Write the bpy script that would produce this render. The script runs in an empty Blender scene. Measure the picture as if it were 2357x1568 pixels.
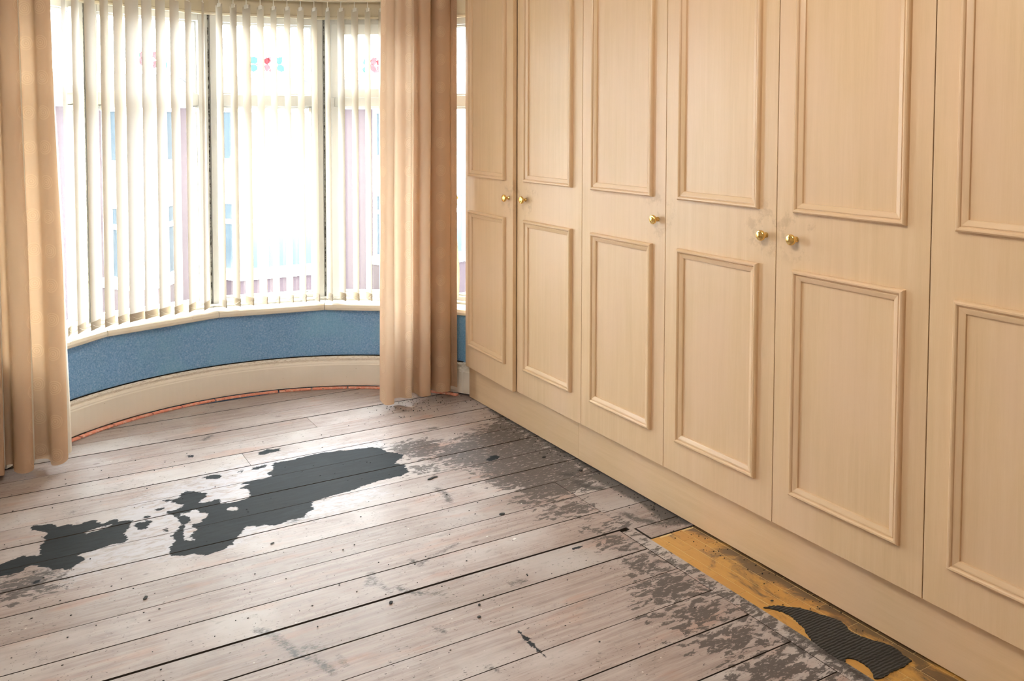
import bpy, bmesh, math, random
import numpy as np
from mathutils import Matrix, Vector, noise as mnoise

random.seed(7)
SC = bpy.context.scene
COL = SC.collection
R = math.radians

# ------------------------------------------------------------------ camera
FPX, CX, CY = 2029.8, 1177.34, 380.25          # focal length / principal point for a 2357 x 1568 frame
YAW, PITCH, ROLL, CAM_H = 0.53488, 0.04859, 0.0018853, 1.3731
fw = Vector((math.sin(YAW) * math.cos(PITCH), math.cos(YAW) * math.cos(PITCH), -math.sin(PITCH)))
rt = Vector((math.cos(YAW), -math.sin(YAW), 0))
up = rt.cross(fw)
rt, up = rt * math.cos(ROLL) + up * math.sin(ROLL), -rt * math.sin(ROLL) + up * math.cos(ROLL)
cam_d = bpy.data.cameras.new('camera')
cam = bpy.data.objects.new('camera', cam_d)
COL.objects.link(cam)
cam.matrix_world = Matrix(((rt.x, up.x, -fw.x, 0), (rt.y, up.y, -fw.y, 0), (rt.z, up.z, -fw.z, CAM_H), (0, 0, 0, 1)))
cam_d.sensor_fit = 'HORIZONTAL'
cam_d.sensor_width = 36
cam_d.lens = FPX / 2357 * 36
cam_d.shift_x = (2357 / 2 - CX) / 2357
cam_d.shift_y = (CY - 1568 / 2) / 2357
cam_d.clip_start = 0.02
cam_d.clip_end = 300
SC.camera = cam

# ------------------------------------------------------------------ world, light, exposure
SKY = 19.0
FILL_LAMP = 42.0  # strength of the added fill lamp
world = bpy.data.worlds.new('overcast_sky')
SC.world = world
world.use_nodes = True
bgn = world.node_tree.nodes['Background']
bgn.inputs[0].default_value = (0.95, 0.98, 1.0, 1)
bgn.inputs[1].default_value = SKY
vs = SC.view_settings
vs.view_transform = 'Standard'
vs.look = 'None'
vs.exposure = 0.82
vs.gamma = 1.0
vs.use_curve_mapping = False
SC.cycles.use_denoising = True
SC.cycles.max_bounces = 7
SC.cycles.transparent_max_bounces = 24
SC.cycles.transmission_bounces = 6
SC.cycles.diffuse_bounces = 5
SC.cycles.sample_clamp_indirect = 8.0
SC.cycles.adaptive_threshold = 0.03
SC.cycles.caustics_reflective = False
SC.cycles.caustics_refractive = False

# ------------------------------------------------------------------ mesh helpers
class MB:
    """collects vertices and faces, builds ONE mesh object"""
    def __init__(s):
        s.v, s.f, s.uv = [], [], None
    def add(s, vs_, fs):
        o = len(s.v)
        s.v += [tuple(p) for p in vs_]
        s.f += [tuple(i + o for i in f) for f in fs]
        return s
    def box(s, x0, x1, y0, y1, z0, z1, xf=None):
        p = [(x0, y0, z0), (x1, y0, z0), (x1, y1, z0), (x0, y1, z0), (x0, y0, z1), (x1, y0, z1), (x1, y1, z1), (x0, y1, z1)]
        if xf: p = [xf(*q) for q in p]
        return s.add(p, [(3, 2, 1, 0), (4, 5, 6, 7), (0, 1, 5, 4), (1, 2, 6, 5), (2, 3, 7, 6), (3, 0, 4, 7)])
    def prism(s, pts, z0, z1, xf=None):
        n = len(pts)
        p = [(x, y, z0) for x, y in pts] + [(x, y, z1) for x, y in pts]
        if xf: p = [xf(*q) for q in p]
        return s.add(p, [tuple(range(n - 1, -1, -1)), tuple(range(n, 2 * n))] + [(i, (i + 1) % n, n + (i + 1) % n, n + i) for i in range(n)])
    def sweep(s, rings, closed=True, caps=True):
        """rings: list of equally long point lists"""
        n = len(rings[0]); v = [p for r_ in rings for p in r_]; f = []
        for a in range(len(rings) - 1):
            for i in range(n if closed else n - 1):
                j = (i + 1) % n
                f.append((a * n + i, a * n + j, (a + 1) * n + j, (a + 1) * n + i))
        if caps and closed:
            f.append(tuple(range(n - 1, -1, -1))); f.append(tuple((len(rings) - 1) * n + i for i in range(n)))
        return s.add(v, f)
    def lathe(s, prof, xf, seg=20):
        """prof: (radius, height) pairs; xf maps (x, y, h) to the world"""
        rings = [[xf(r_ * math.cos(2 * math.pi * k / seg), r_ * math.sin(2 * math.pi * k / seg), h) for k in range(seg)] for r_, h in prof]
        return s.sweep(rings)
    def tube(s, pts, rad, seg=8):
        rings = []
        for i, p in enumerate(pts):
            p = Vector(p); a = Vector(pts[max(i - 1, 0)]); b = Vector(pts[min(i + 1, len(pts) - 1)])
            t = (b - a).normalized(); n1 = t.orthogonal().normalized() if i == 0 else (n1 - t * n1.dot(t)).normalized()
            n2 = t.cross(n1)
            rings.append([p + rad * (n1 * math.cos(2 * math.pi * k / seg) + n2 * math.sin(2 * math.pi * k / seg)) for k in range(seg)])
        return s.sweep(rings)
    def build(s, name, mat, parent=None, bevel=0, smooth=False):
        me = bpy.data.meshes.new(name)
        me.from_pydata(s.v, [], s.f)
        bm = bmesh.new(); bm.from_mesh(me)
        bmesh.ops.recalc_face_normals(bm, faces=bm.faces)
        if bevel:
            es = [e for e in bm.edges if len(e.link_faces) == 2 and e.calc_face_angle(0) > 0.6]
            bmesh.ops.bevel(bm, geom=es, offset=bevel, segments=2, profile=0.6, affect='EDGES', clamp_overlap=True)
        bm.to_mesh(me); bm.free()
        if smooth:
            me.polygons.foreach_set('use_smooth', [True] * len(me.polygons))
        if mat: me.materials.append(mat)
        o = bpy.data.objects.new(name, me)
        COL.objects.link(o)
        if parent: o.parent = parent
        return o

def empty(name, loc=(0, 0, 0)):
    o = bpy.data.objects.new(name, None)
    COL.objects.link(o); o.location = loc
    o.empty_display_size = 0.1
    return o
def tag(o, label=None, cat=None, group=None, kind=None):
    if label: o['label'] = label
    if cat: o['category'] = cat
    if group: o['group'] = group
    if kind: o['kind'] = kind
    return o

# ------------------------------------------------------------------ material helpers
class NT:
    def __init__(s, name):
        s.m = bpy.data.materials.new(name); s.m.use_nodes = True
        s.t = s.m.node_tree; s.t.nodes.clear()
        s.out = s.t.nodes.new('ShaderNodeOutputMaterial')
    def n(s, typ, inputs=None, **kw):
        nd = s.t.nodes.new('ShaderNode' + typ)
        for k, v in kw.items(): setattr(nd, k, v)
        for k, v in (inputs or {}).items():
            if isinstance(v, bpy.types.NodeSocket): s.t.links.new(v, nd.inputs[k])
            else: nd.inputs[k].default_value = v
        return nd
    def math(s, op, a, b=0.0, c=0.0, clamp=False):
        return s.n('Math', {0: a, 1: b, 2: c}, operation=op, use_clamp=clamp).outputs[0]
    def vmul(s, v, sc):
        return s.n('VectorMath', {0: v, 1: sc}, operation='MULTIPLY').outputs[0]
    def vadd(s, v, w):
        return s.n('VectorMath', {0: v, 1: w}, operation='ADD').outputs[0]
    def noise(s, v, scale, detail=4, rough=0.55, dist=0.0):
        return s.n('TexNoise', {'Vector': v, 'Scale': scale, 'Detail': detail, 'Roughness': rough, 'Distortion': dist}).outputs[0]
    def step(s, x, lo, hi):
        return s.n('MapRange', {0: x, 1: lo, 2: hi, 3: 0.0, 4: 1.0}, interpolation_type='SMOOTHSTEP', clamp=True).outputs[0]
    def ramp(s, fac, stops):
        nd = s.n('ValToRGB', {0: fac}); cr = nd.color_ramp
        while len(cr.elements) < len(stops): cr.elements.new(0.5)
        for e, (p, c) in zip(cr.elements, stops): e.position = p; e.color = (*c, 1)
        return nd.outputs[0]
    def mix(s, fac, a, b, blend='MIX'):
        nd = s.n('Mix', data_type='RGBA', blend_type=blend)
        for k, v in ((0, fac), (6, a), (7, b)):
            if isinstance(v, bpy.types.NodeSocket): s.t.links.new(v, nd.inputs[k])
            else: nd.inputs[k].default_value = (*v, 1) if isinstance(v, tuple) and len(v) == 3 else v
        return nd.outputs[2]
    def attr(s, name):
        return s.n('Attribute', attribute_name=name).outputs['Fac']
    def bump(s, h, strength=0.3, dist=0.002):
        return s.n('Bump', {'Height': h, 'Strength': strength, 'Distance': dist}).outputs[0]
    def obj(s):
        return s.n('TexCoord').outputs['Object']
    def rnd(s):
        return s.n('ObjectInfo').outputs['Random']
    def bsdf(s, color, rough=0.5, spec=0.5, metal=0.0, normal=None, **more):
        ins = {'Base Color': (*color, 1) if isinstance(color, tuple) and len(color) == 3 else color, 'Roughness': rough, 'Specular IOR Level': spec, 'Metallic': metal}
        if normal is not None: ins['Normal'] = normal
        ins.update(more)
        return s.n('BsdfPrincipled', ins).outputs[0]
    def finish(s, sh):
        s.t.links.new(sh, s.out.inputs[0]); return s.m

def plain(name, color, rough=0.5, spec=0.4, var=0.0, scale=8.0, bump=0.0, metal=0.0):
    t = NT(name); co = t.obj()
    nz = t.noise(co, scale, 5)
    k = max(var, 0.03)
    c = t.mix(nz, tuple(x * (1 - k) for x in color), tuple(min(1, x * (1 + k)) for x in color))
    nrm = t.bump(t.noise(co, scale * 12, 3), bump, 0.001) if bump else None
    return t.finish(t.bsdf(c, rough, spec, metal, nrm))

# ---- wood veneer of the wardrobe
def veneer(name, axis):
    t = NT(name); raw = t.obj()
    co = t.vadd(raw, t.n('CombineXYZ', {0: 0.0, 1: t.math('MULTIPLY', t.rnd(), 31.0), 2: t.math('MULTIPLY', t.rnd(), 17.0)}).outputs[0])
    sc = (6, 22, 1.0) if axis == 'z' else (6, 1.0, 22)
    g = t.noise(t.vmul(co, sc), 2.2, 6, 0.62, 0.4)
    fine = t.noise(t.vmul(co, tuple(6 * a for a in sc)), 3.0, 3, 0.6)
    blot = t.noise(t.vmul(co, (1, 2.2, 1)), 1.6, 3)
    c = t.ramp(t.math('ADD', t.math('MULTIPLY', g, 0.75), t.math('MULTIPLY', fine, 0.25)),
               [(0.28, (0.66, 0.475, 0.28)), (0.5, (0.71, 0.515, 0.315)), (0.74, (0.75, 0.56, 0.36))])
    c = t.mix(t.math('MULTIPLY', t.step(blot, 0.42, 0.68), 0.5), c, (0.75, 0.54, 0.375))
    if axis == 'z':                                 # hand grease round the knobs
        d = None
        for (ky, kz) in ((3.385, 1.045), (3.26, 1.05), (2.38, 1.05), (1.885, 1.05), (1.77, 1.05)):
            q = t.n('VectorMath', {0: raw, 1: (2.0, ky, kz)}, operation='DISTANCE').outputs['Value']
            d = q if d is None else t.math('MINIMUM', d, q)
        st = t.math('MULTIPLY', t.step(d, 0.115, 0.05), t.step(t.noise(raw, 24, 5, 0.65), 0.50, 0.66))
        c = t.mix(t.math('MULTIPLY', st, 0.42), c, (0.40, 0.25, 0.13))
    return t.finish(t.bsdf(c, 0.36, 0.5, 0, t.bump(fine, 0.05, 0.0006)))
V_Z = veneer('maple_veneer_upright', 'z')
V_Y = veneer('maple_veneer_level', 'y')
BRASS = plain('polished_brass', (0.90, 0.62, 0.22), 0.16, 0.5, 0.03, 30, 0, 1.0)
DARK = plain('dark_void', (0.02, 0.016, 0.012), 0.9, 0.1)
UPVC = plain('white_frame_plastic', (0.58, 0.58, 0.56), 0.35, 0.4, 0.04, 6)
BEAD = plain('glazing_gasket', (0.35, 0.38, 0.42), 0.5, 0.3)
HEADC = plain('cream_head_paint', (0.66, 0.58, 0.43), 0.45, 0.4, 0.06, 5)
PLASTER = plain('cream_wall_paint', (0.72, 0.66, 0.56), 0.8, 0.2, 0.04, 3)
CEIL = plain('white_ceiling_paint', (0.82, 0.80, 0.76), 0.85, 0.2)
CHAIN = plain('white_bead_chain', (0.82, 0.80, 0.74), 0.4, 0.4)

def mould_mat():
    t = NT('mouldy_seal'); co = t.obj()
    m = t.step(t.noise(co, 55, 5, 0.7), 0.40, 0.60)
    return t.finish(t.bsdf(t.mix(m, (0.50, 0.50, 0.46), (0.05, 0.047, 0.04)), 0.8, 0.2))
MOULD = mould_mat()

def sill_mat():
    t = NT('glossy_cream_sill'); co = t.obj()
    c = t.mix(t.step(t.noise(co, 7, 4), 0.55, 0.8), (0.82, 0.78, 0.68), (0.74, 0.64, 0.48))
    c = t.mix(t.step(t.noise(co, 90, 3), 0.70, 0.74), c, (0.30, 0.24, 0.16))
    return t.finish(t.bsdf(c, 0.22, 0.5, 0, t.bump(t.noise(co, 9, 2), 0.25, 0.004)))
SILL = sill_mat()

def skirting_mat():
    t = NT('aged_cream_gloss'); co = t.obj()
    c = t.mix(t.noise(co, 4, 3), (0.85, 0.80, 0.71), (0.90, 0.87, 0.80))
    sep = t.n('SeparateXYZ', {0: co}).outputs[2]
    top = t.math('MULTIPLY', t.step(sep, 0.128, 0.150), t.step(t.noise(t.vmul(co, (4, 4, 40)), 14, 5, 0.7), 0.50, 0.64))
    c = t.mix(t.math('MULTIPLY', top, 0.75), c, (0.30, 0.19, 0.075))
    c = t.mix(t.step(t.noise(co, 70, 4, 0.6), 0.71, 0.76), c, (0.28, 0.19, 0.10))
    return t.finish(t.bsdf(c, 0.38, 0.45))
SKIRT = skirting_mat()

def paper_mat():
    t = NT('speckled_blue_wallpaper'); co = t.obj()
    a = t.noise(co, 150, 4, 0.7); b = t.noise(co, 5.0, 2)
    c = t.ramp(a, [(0.30, (0.12, 0.27, 0.54)), (0.5, (0.20, 0.40, 0.70)), (0.70, (0.38, 0.56, 0.78))])
    c = t.mix(t.math('MULTIPLY', t.step(b, 0.45, 0.7), 0.45), c, (0.22, 0.48, 0.70))
    return t.finish(t.bsdf(c, 0.75, 0.25, 0, t.bump(a, 0.2, 0.001)))
PAPER = paper_mat()

def glass_mat():
    t = NT('window_glass')
    tr = t.n('BsdfTransparent', {0: (0.95, 0.97, 0.97, 1)}).outputs[0]
    gl = t.n('BsdfGlossy', {0: (1, 1, 1, 1), 1: 0.02}).outputs[0]
    return t.finish(t.n('MixShader', {0: 0.04, 1: tr, 2: gl}).outputs[0])
GLASS = glass_mat()
def stained(name, col):
    t = NT(name); nz = t.noise(t.obj(), 60, 3)
    c = t.mix(nz, tuple(x * 0.9 for x in col), tuple(min(1, x * 1.1) for x in col))
    tr = t.n('BsdfTransparent', {0: c}).outputs[0]
    df = t.n('BsdfDiffuse', {0: c}).outputs[0]
    return t.finish(t.n('MixShader', {0: 0.15, 1: tr, 2: df}).outputs[0])
ROSE = stained('rose_pink_glass', (0.29, 0.175, 0.185))
ROSE_D = stained('deep_red_glass', (0.25, 0.11, 0.12))
LEAF = stained('turquoise_glass', (0.16, 0.285, 0.235))
LEAD_R = plain('red_leading', (0.42, 0.05, 0.07), 0.5)
LEAD_G = plain('green_leading', (0.02, 0.36, 0.30), 0.5)

def slat_mat(name, dif, trn, f):
    t = NT(name); co = t.obj()
    w = t.noise(t.vmul(co, (300, 300, 60)), 1.0, 3)
    c1 = t.mix(w, tuple(0.95 * a for a in dif), dif); c2 = t.mix(w, tuple(0.93 * a for a in trn), trn)
    d = t.n('BsdfDiffuse', {0: c1}).outputs[0]; r_ = t.n('BsdfTranslucent', {0: c2}).outputs[0]
    return t.finish(t.n('MixShader', {0: f, 1: d, 2: r_}).outputs[0])
SLAT = slat_mat('ivory_blind_fabric', (0.51, 0.44, 0.34), (0.87, 0.86, 0.83), 0.105)
SLATW = slat_mat('ivory_weight_pocket', (0.46, 0.40, 0.32), (0.6, 0.52, 0.4), 0.03)

def curtain_mat():
    t = NT('peach_curtain_fabric')
    uv = t.n('UVMap').outputs[0]
    P = 0.134
    sep = t.n('SeparateXYZ', {0: uv})
    fx = t.math('MULTIPLY', t.math('SUBTRACT', t.math('FRACT', t.math('DIVIDE', sep.outputs[0], 0.118)), 0.5), 0.118)
    fy = t.math('MULTIPLY', t.math('SUBTRACT', t.math('FRACT', t.math('DIVIDE', sep.outputs[1], P)), 0.5), P)
    rr = t.math('SQRT', t.math('ADD', t.math('MULTIPLY', fx, fx), t.math('MULTIPLY', fy, fy)))
    ring = t.math('MULTIPLY', t.math('MULTIPLY_ADD', t.math('SINE', t.math('MULTIPLY', rr, 2 * math.pi / 0.0078)), 0.5, 0.5), t.step(rr, 0.0315, 0.0290))
    weave = t.noise(t.vmul(uv, (900, 900, 1)), 1.0, 2)
    c = t.mix(weave, (0.51, 0.34, 0.225), (0.58, 0.405, 0.285))
    c = t.mix(t.math('MULTIPLY', ring, 0.32), c, (0.85, 0.70, 0.48))
    tr = t.mix(t.math('MULTIPLY', ring, 0.28), (0.95, 0.75, 0.54, 1), (0.78, 0.55, 0.36, 1))
    nrm = t.bump(t.math('ADD', ring, t.math('MULTIPLY', weave, 0.3)), 0.35, 0.0015)
    d = t.n('BsdfDiffuse', {0: c, 'Normal': nrm}).outputs[0]
    r_ = t.n('BsdfTranslucent', {0: tr, 'Normal': nrm}).outputs[0]
    return t.finish(t.n('MixShader', {0: 0.215, 1: d, 2: r_}).outputs[0])
CURTAIN = curtain_mat()
LINING = slat_mat('cream_curtain_lining', (0.82, 0.78, 0.70), (0.90, 0.86, 0.76), 0.38)

# ---- floorboards
def floor_mat():
    t = NT('worn_painted_floorboard'); co = t.obj(); rn = t.rnd()
    off = t.n('CombineXYZ', {0: t.math('MULTIPLY', rn, 37.0), 1: t.math('MULTIPLY', rn, 11.0), 2: 0.0}).outputs[0]
    cp = t.vadd(co, off)
    g = t.noise(t.vmul(cp, (1.6, 26, 1)), 2.4, 7, 0.62, 0.6)
    fine = t.noise(t.vmul(cp, (6, 150, 1)), 2.0, 3, 0.6)
    c = t.ramp(t.math('ADD', t.math('MULTIPLY', g, 0.7), t.math('MULTIPLY', fine, 0.3)),
               [(0.30, (0.235, 0.182, 0.160)), (0.5, (0.375, 0.315, 0.297)), (0.70, (0.485, 0.430, 0.415))])
    c = t.mix(t.step(t.noise(cp, 2.6, 4), 0.42, 0.72), c, (0.50, 0.475, 0.470))
    c = t.mix(t.math('MULTIPLY', t.step(t.noise(t.vmul(cp, (1.2, 5, 1)), 3.0, 3), 0.55, 0.75), 0.45), c, (0.46, 0.27, 0.19))
    c = t.mix(1.0, c, t.ramp(rn, [(0.0, (0.88, 0.86, 0.85)), (0.5, (1.0, 0.98, 0.97)), (1.0, (1.0, 1.0, 1.0))]), 'MULTIPLY')
    drk = t.step(t.noise(t.vmul(cp, (3.5, 60, 1)), 1.5, 5, 0.7), 0.56, 0.74)
    c = t.mix(t.math('MULTIPLY', drk, 0.38), c, (0.20, 0.16, 0.14))
    c = t.mix(t.math('MULTIPLY', t.step(t.noise(t.vmul(cp, (1, 1.4, 1)), 22, 6, 0.72, 0.4), 0.54, 0.72), 0.46), c, (0.21, 0.19, 0.18))
    # smudges and knots
    sm = t.step(t.noise(t.vmul(cp, (1, 2, 1)), 9.0, 6, 0.68, 0.8), 0.60, 0.78)
    c = t.mix(t.math('MULTIPLY', sm, 0.55), c, (0.17, 0.145, 0.13))
    vor = t.n('TexVoronoi', {'Vector': t.vmul(cp, (1.0, 1.9, 1)), 'Scale': 3.3, 'Randomness': 1.0}).outputs['Distance']
    c = t.mix(t.math('MULTIPLY', t.step(vor, 0.055, 0.035), 0.6), c, (0.13, 0.10, 0.085))
    sp = t.math('MULTIPLY', t.step(t.noise(t.vmul(cp, (0.8, 2.0, 1)), 95, 2, 0.5), 0.665, 0.69), t.step(t.noise(cp, 7, 2), 0.40, 0.56))
    c = t.mix(t.math('MULTIPLY', sp, 0.85), c, (0.04, 0.032, 0.028))
    wsp = t.step(t.noise(t.vadd(cp, (7.0, 3.0, 0.0)), 75, 1, 0.5), 0.785, 0.80)
    c = t.mix(t.math('MULTIPLY', wsp, 0.7), c, (0.75, 0.73, 0.70))
    edge = t.noise(t.vmul(co, (14, 30, 1)), 2.0, 7, 0.65, 0.3)
    ed2 = t.noise(t.vmul(co, (9, 21, 1)), 2.2, 7, 0.66, 0.5)
    # pale residue
    hz = t.math('MULTIPLY', t.step(t.math('ADD', t.attr('haze'), t.math('MULTIPLY', t.math('SUBTRACT', edge, 0.5), 0.22)), -0.03, 0.06), t.step(ed2, 0.34, 0.56))
    c = t.mix(t.math('MULTIPLY', hz, 0.80), c, (0.50, 0.50, 0.55))
    # worn dull paint
    wa = t.math('ADD', t.attr('worn'), t.math('MULTIPLY', t.math('SUBTRACT', ed2, 0.5), 0.46))
    wa = t.math('ADD', wa, t.math('MULTIPLY', t.math('SUBTRACT', edge, 0.5), 0.14))
    wn = t.step(wa, 0.006, 0.020)
    flk = t.step(t.noise(t.vmul(co, (30, 70, 1)), 1.4, 5, 0.68, 0.4), 0.575, 0.61)
    wn = t.math('MULTIPLY', wn, t.math('SUBTRACT', 1.0, t.math('MULTIPLY', flk, 0.85)))
    c = t.mix(t.math('MULTIPLY', wn, 0.90), c, t.mix(edge, (0.055, 0.047, 0.046), (0.095, 0.082, 0.079)))
    # slate paint
    sl = t.step(t.math('ADD', t.attr('slate'), t.math('MULTIPLY', t.math('SUBTRACT', edge, 0.5), 0.042)), -0.0012, 0.0018)
    chip = t.step(t.noise(co, 60, 3, 0.6), 0.76, 0.79)
    sl = t.math('SUBTRACT', sl, t.math('MULTIPLY', chip, 0.6), clamp=True)
    c = t.mix(t.math('MULTIPLY', sl, 0.97), c, t.mix(t.noise(t.vmul(co, (3, 18, 1)), 4, 5), (0.012, 0.017, 0.021), (0.028, 0.038, 0.045)))
    # soot and scuffs
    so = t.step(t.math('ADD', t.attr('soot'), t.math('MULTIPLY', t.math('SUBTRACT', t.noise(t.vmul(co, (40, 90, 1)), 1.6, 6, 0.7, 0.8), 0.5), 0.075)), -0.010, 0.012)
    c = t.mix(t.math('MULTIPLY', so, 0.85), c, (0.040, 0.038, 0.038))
    h = t.math('ADD', t.math('MULTIPLY', fine, 0.5), t.math('ADD', t.math('MULTIPLY', sl, 0.8), t.math('MULTIPLY', wn, 0.3)))
    rough = t.math('ADD', 0.40, t.math('MULTIPLY', g, 0.16))
    rough = t.math('ADD', rough, t.math('MULTIPLY', sl, 0.16))
    spec = t.math('SUBTRACT', 0.34, t.math('MULTIPLY', sl, 0.27))
    return t.finish(t.bsdf(c, rough, spec, 0, t.bump(h, 0.22, 0.0012)))
BOARD = floor_mat()

def lino_mat():
    t = NT('yellow_parquet_lacquer'); co = t.n('NewGeometry').outputs['Position']; rn = t.rnd()
    g = t.noise(t.vmul(t.vadd(co, t.n('CombineXYZ', {0: t.math('MULTIPLY', rn, 9.0), 1: 0.0, 2: 0.0}).outputs[0]), (60, 9, 1)), 2.0, 5)
    c = t.mix(g, (0.50, 0.26, 0.055), (0.66, 0.38, 0.10))
    c = t.mix(t.math('MULTIPLY', rn, 0.5), c, (0.46, 0.21, 0.05))
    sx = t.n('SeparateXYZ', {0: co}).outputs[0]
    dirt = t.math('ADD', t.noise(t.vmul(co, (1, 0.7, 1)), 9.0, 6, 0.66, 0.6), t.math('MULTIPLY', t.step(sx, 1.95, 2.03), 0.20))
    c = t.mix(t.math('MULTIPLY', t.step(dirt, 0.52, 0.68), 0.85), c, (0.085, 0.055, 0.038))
    c = t.mix(t.step(t.noise(co, 120, 3), 0.70, 0.74), c, (0.03, 0.025, 0.02))
    return t.finish(t.bsdf(c, 0.36, 0.5, 0, t.bump(g, 0.1, 0.001)))
LINO = lino_mat()
def bitumen_mat():
    t = NT('ribbed_black_adhesive'); co = t.obj()
    wv = t.n('TexWave', {'Vector': co, 'Scale': 34.0, 'Distortion': 3.0, 'Detail': 3.0, 'Detail Scale': 2.0}, bands_direction='Y').outputs[1]
    c = t.mix(t.noise(co, 30, 4), (0.016, 0.018, 0.018), (0.032, 0.034, 0.034))
    return t.finish(t.bsdf(c, 0.5, 0.4, 0, t.bump(t.math('ADD', wv, t.noise(co, 90, 4)), 0.7, 0.003)))
BITUMEN_M = bitumen_mat()
GROUT = plain('pale_joint_filler', (0.70, 0.55, 0.28), 0.7)
BOARD_SIDE = plain('dirty_board_edge', (0.05, 0.04, 0.033), 0.9, 0.1)
def grip_mat():
    t = NT('pink_gripper_wood'); co = t.obj()
    n_ = t.noise(co, 70, 5, 0.7)
    c = t.mix(t.step(n_, 0.50, 0.62), (0.74, 0.30, 0.22), (0.78, 0.52, 0.42))
    c = t.mix(t.step(t.noise(co, 110, 3), 0.64, 0.70), c, (0.09, 0.05, 0.035))
    return t.finish(t.bsdf(c, 0.7, 0.3))
GRIP = grip_mat()
CHAR = plain('charcoal', (0.03, 0.032, 0.034), 0.75, 0.3, 0.2, 60, 0.4)
FLAKE = plain('white_flake', (0.75, 0.74, 0.72), 0.6)

# ------------------------------------------------------------------ outlines of paint and dirt on the floor (metres)
SLATE = [[(1.402,3.37),(1.39,3.432),(1.37,3.452),(1.297,3.471),(1.249,3.483),(1.178,3.502),(1.116,3.499),(1.042,3.49),(1.012,3.486),(0.988,3.489),(0.954,3.49),(0.945,3.474),(0.948,3.458),(0.936,3.423),(0.906,3.399),(0.915,3.366),(0.866,3.355),(0.854,3.362),(0.775,3.35),(0.821,3.329),(0.771,3.308),(0.81,3.285),(0.797,3.243),(0.801,3.223),(0.766,3.207),(0.748,3.2),(0.688,3.206),(0.694,3.244),(0.681,3.263),(0.659,3.24),(0.625,3.255),(0.643,3.285),(0.668,3.313),(0.658,3.337),(0.632,3.358),(0.622,3.37),(0.609,3.391),(0.589,3.377),(0.57,3.364),(0.574,3.338),(0.536,3.336),(0.509,3.346),(0.517,3.318),(0.534,3.325),(0.549,3.293),(0.558,3.271),(0.575,3.266),(0.558,3.248),(0.532,3.241),(0.503,3.235),(0.505,3.223),(0.525,3.2),(0.532,3.148),(0.536,3.114),(0.514,3.08),(0.522,3.071),(0.491,3.044),(0.491,3.02),(0.498,2.996),(0.474,2.963),(0.466,2.939),(0.467,2.921),(0.457,2.908),(0.485,2.883),(0.508,2.869),(0.528,2.88),(0.542,2.858),(0.569,2.843),(0.603,2.849),(0.638,2.871),(0.657,2.869),(0.653,2.886),(0.679,2.914),(0.704,2.954),(0.724,2.983),(0.742,2.977),(0.754,2.96),(0.779,2.961),(0.802,2.942),(0.822,2.941),(0.853,2.949),(0.884,2.952),(0.915,2.956),(0.931,2.979),(0.965,2.992),(0.963,3.027),(0.977,3.042),(0.973,3.057),(1.016,3.066),(1.055,3.074),(1.102,3.076),(1.152,3.084),(1.175,3.096),(1.207,3.103),(1.259,3.112),(1.31,3.115),(1.349,3.112),(1.387,3.13),(1.398,3.166),(1.395,3.196),(1.405,3.205),(1.379,3.241),(1.409,3.275),(1.446,3.298),(1.431,3.338)],[(0.925,3.634),(0.974,3.652),(1.024,3.631),(1.016,3.604),(0.972,3.607),(0.949,3.597),(0.93,3.616)],[(0.677,3.486),(0.704,3.497),(0.727,3.497),(0.748,3.471),(0.743,3.447),(0.72,3.447),(0.691,3.457)],[(0.661,3.75),(0.684,3.748),(0.701,3.738),(0.693,3.717),(0.679,3.718)],[(0.803,3.473),(0.824,3.481),(0.834,3.483),(0.817,3.451)],[(0.854,3.478),(0.882,3.489),(0.924,3.486),(0.945,3.474),(0.894,3.461),(0.879,3.456)],[(0.474,3.275),(0.492,3.287),(0.508,3.277),(0.495,3.257),(0.483,3.258)],[(0.469,3.097),(0.483,3.109),(0.494,3.097),(0.489,3.08),(0.475,3.083)],[(0.659,3.393),(0.67,3.395),(0.676,3.379),(0.666,3.375)],[(-0.027,3.089),(-0.001,3.108),(0.035,3.123),(0.062,3.137),(0.106,3.105),(0.111,3.126),(0.109,3.178),(0.129,3.211),(0.121,3.236),(0.141,3.257),(0.128,3.285),(0.096,3.318),(0.092,3.355),(0.136,3.343),(0.16,3.336),(0.168,3.303),(0.193,3.303),(0.217,3.289),(0.242,3.288),(0.273,3.299),(0.292,3.287),(0.29,3.267),(0.304,3.252),(0.32,3.257),(0.347,3.27),(0.354,3.244),(0.399,3.225),(0.386,3.204),(0.382,3.178),(0.37,3.157),(0.357,3.138),(0.366,3.092),(0.349,3.069),(0.32,3.073),(0.28,3.065),(0.251,3.057),(0.223,3.061),(0.209,3.057),(0.229,3.021),(0.218,2.992),(0.198,2.98),(0.187,2.952),(0.162,2.978),(0.14,2.979),(0.128,3.009),(0.103,3.03),(0.081,3.054),(0.063,3.036),(0.041,3.02),(0.019,3.016),(-0.002,3.023),(-0.027,3.027)],[(0.394,3.185),(0.411,3.203),(0.457,3.191),(0.437,3.16),(0.427,3.131),(0.407,3.135)],[(0.427,3.238),(0.443,3.243),(0.456,3.221),(0.443,3.206)],[(0.476,3.284),(0.503,3.283),(0.506,3.266),(0.488,3.254)],[(0.472,3.104),(0.491,3.107),(0.492,3.085),(0.476,3.081)],[(0.081,2.936),(0.101,2.941),(0.098,2.921),(0.087,2.922)],[(1.704,3.088),(1.736,3.106),(1.766,3.119),(1.78,3.103),(1.769,3.079),(1.726,3.067)],[(1.589,2.291),(1.603,2.296),(1.627,2.292),(1.624,2.282),(1.603,2.283)],[(1.2,1.994),(1.202,1.968),(1.206,1.946),(1.205,1.917),(1.205,1.883),(1.202,1.858),(1.199,1.848),(1.194,1.862),(1.193,1.887),(1.191,1.917),(1.193,1.953)]]
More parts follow.
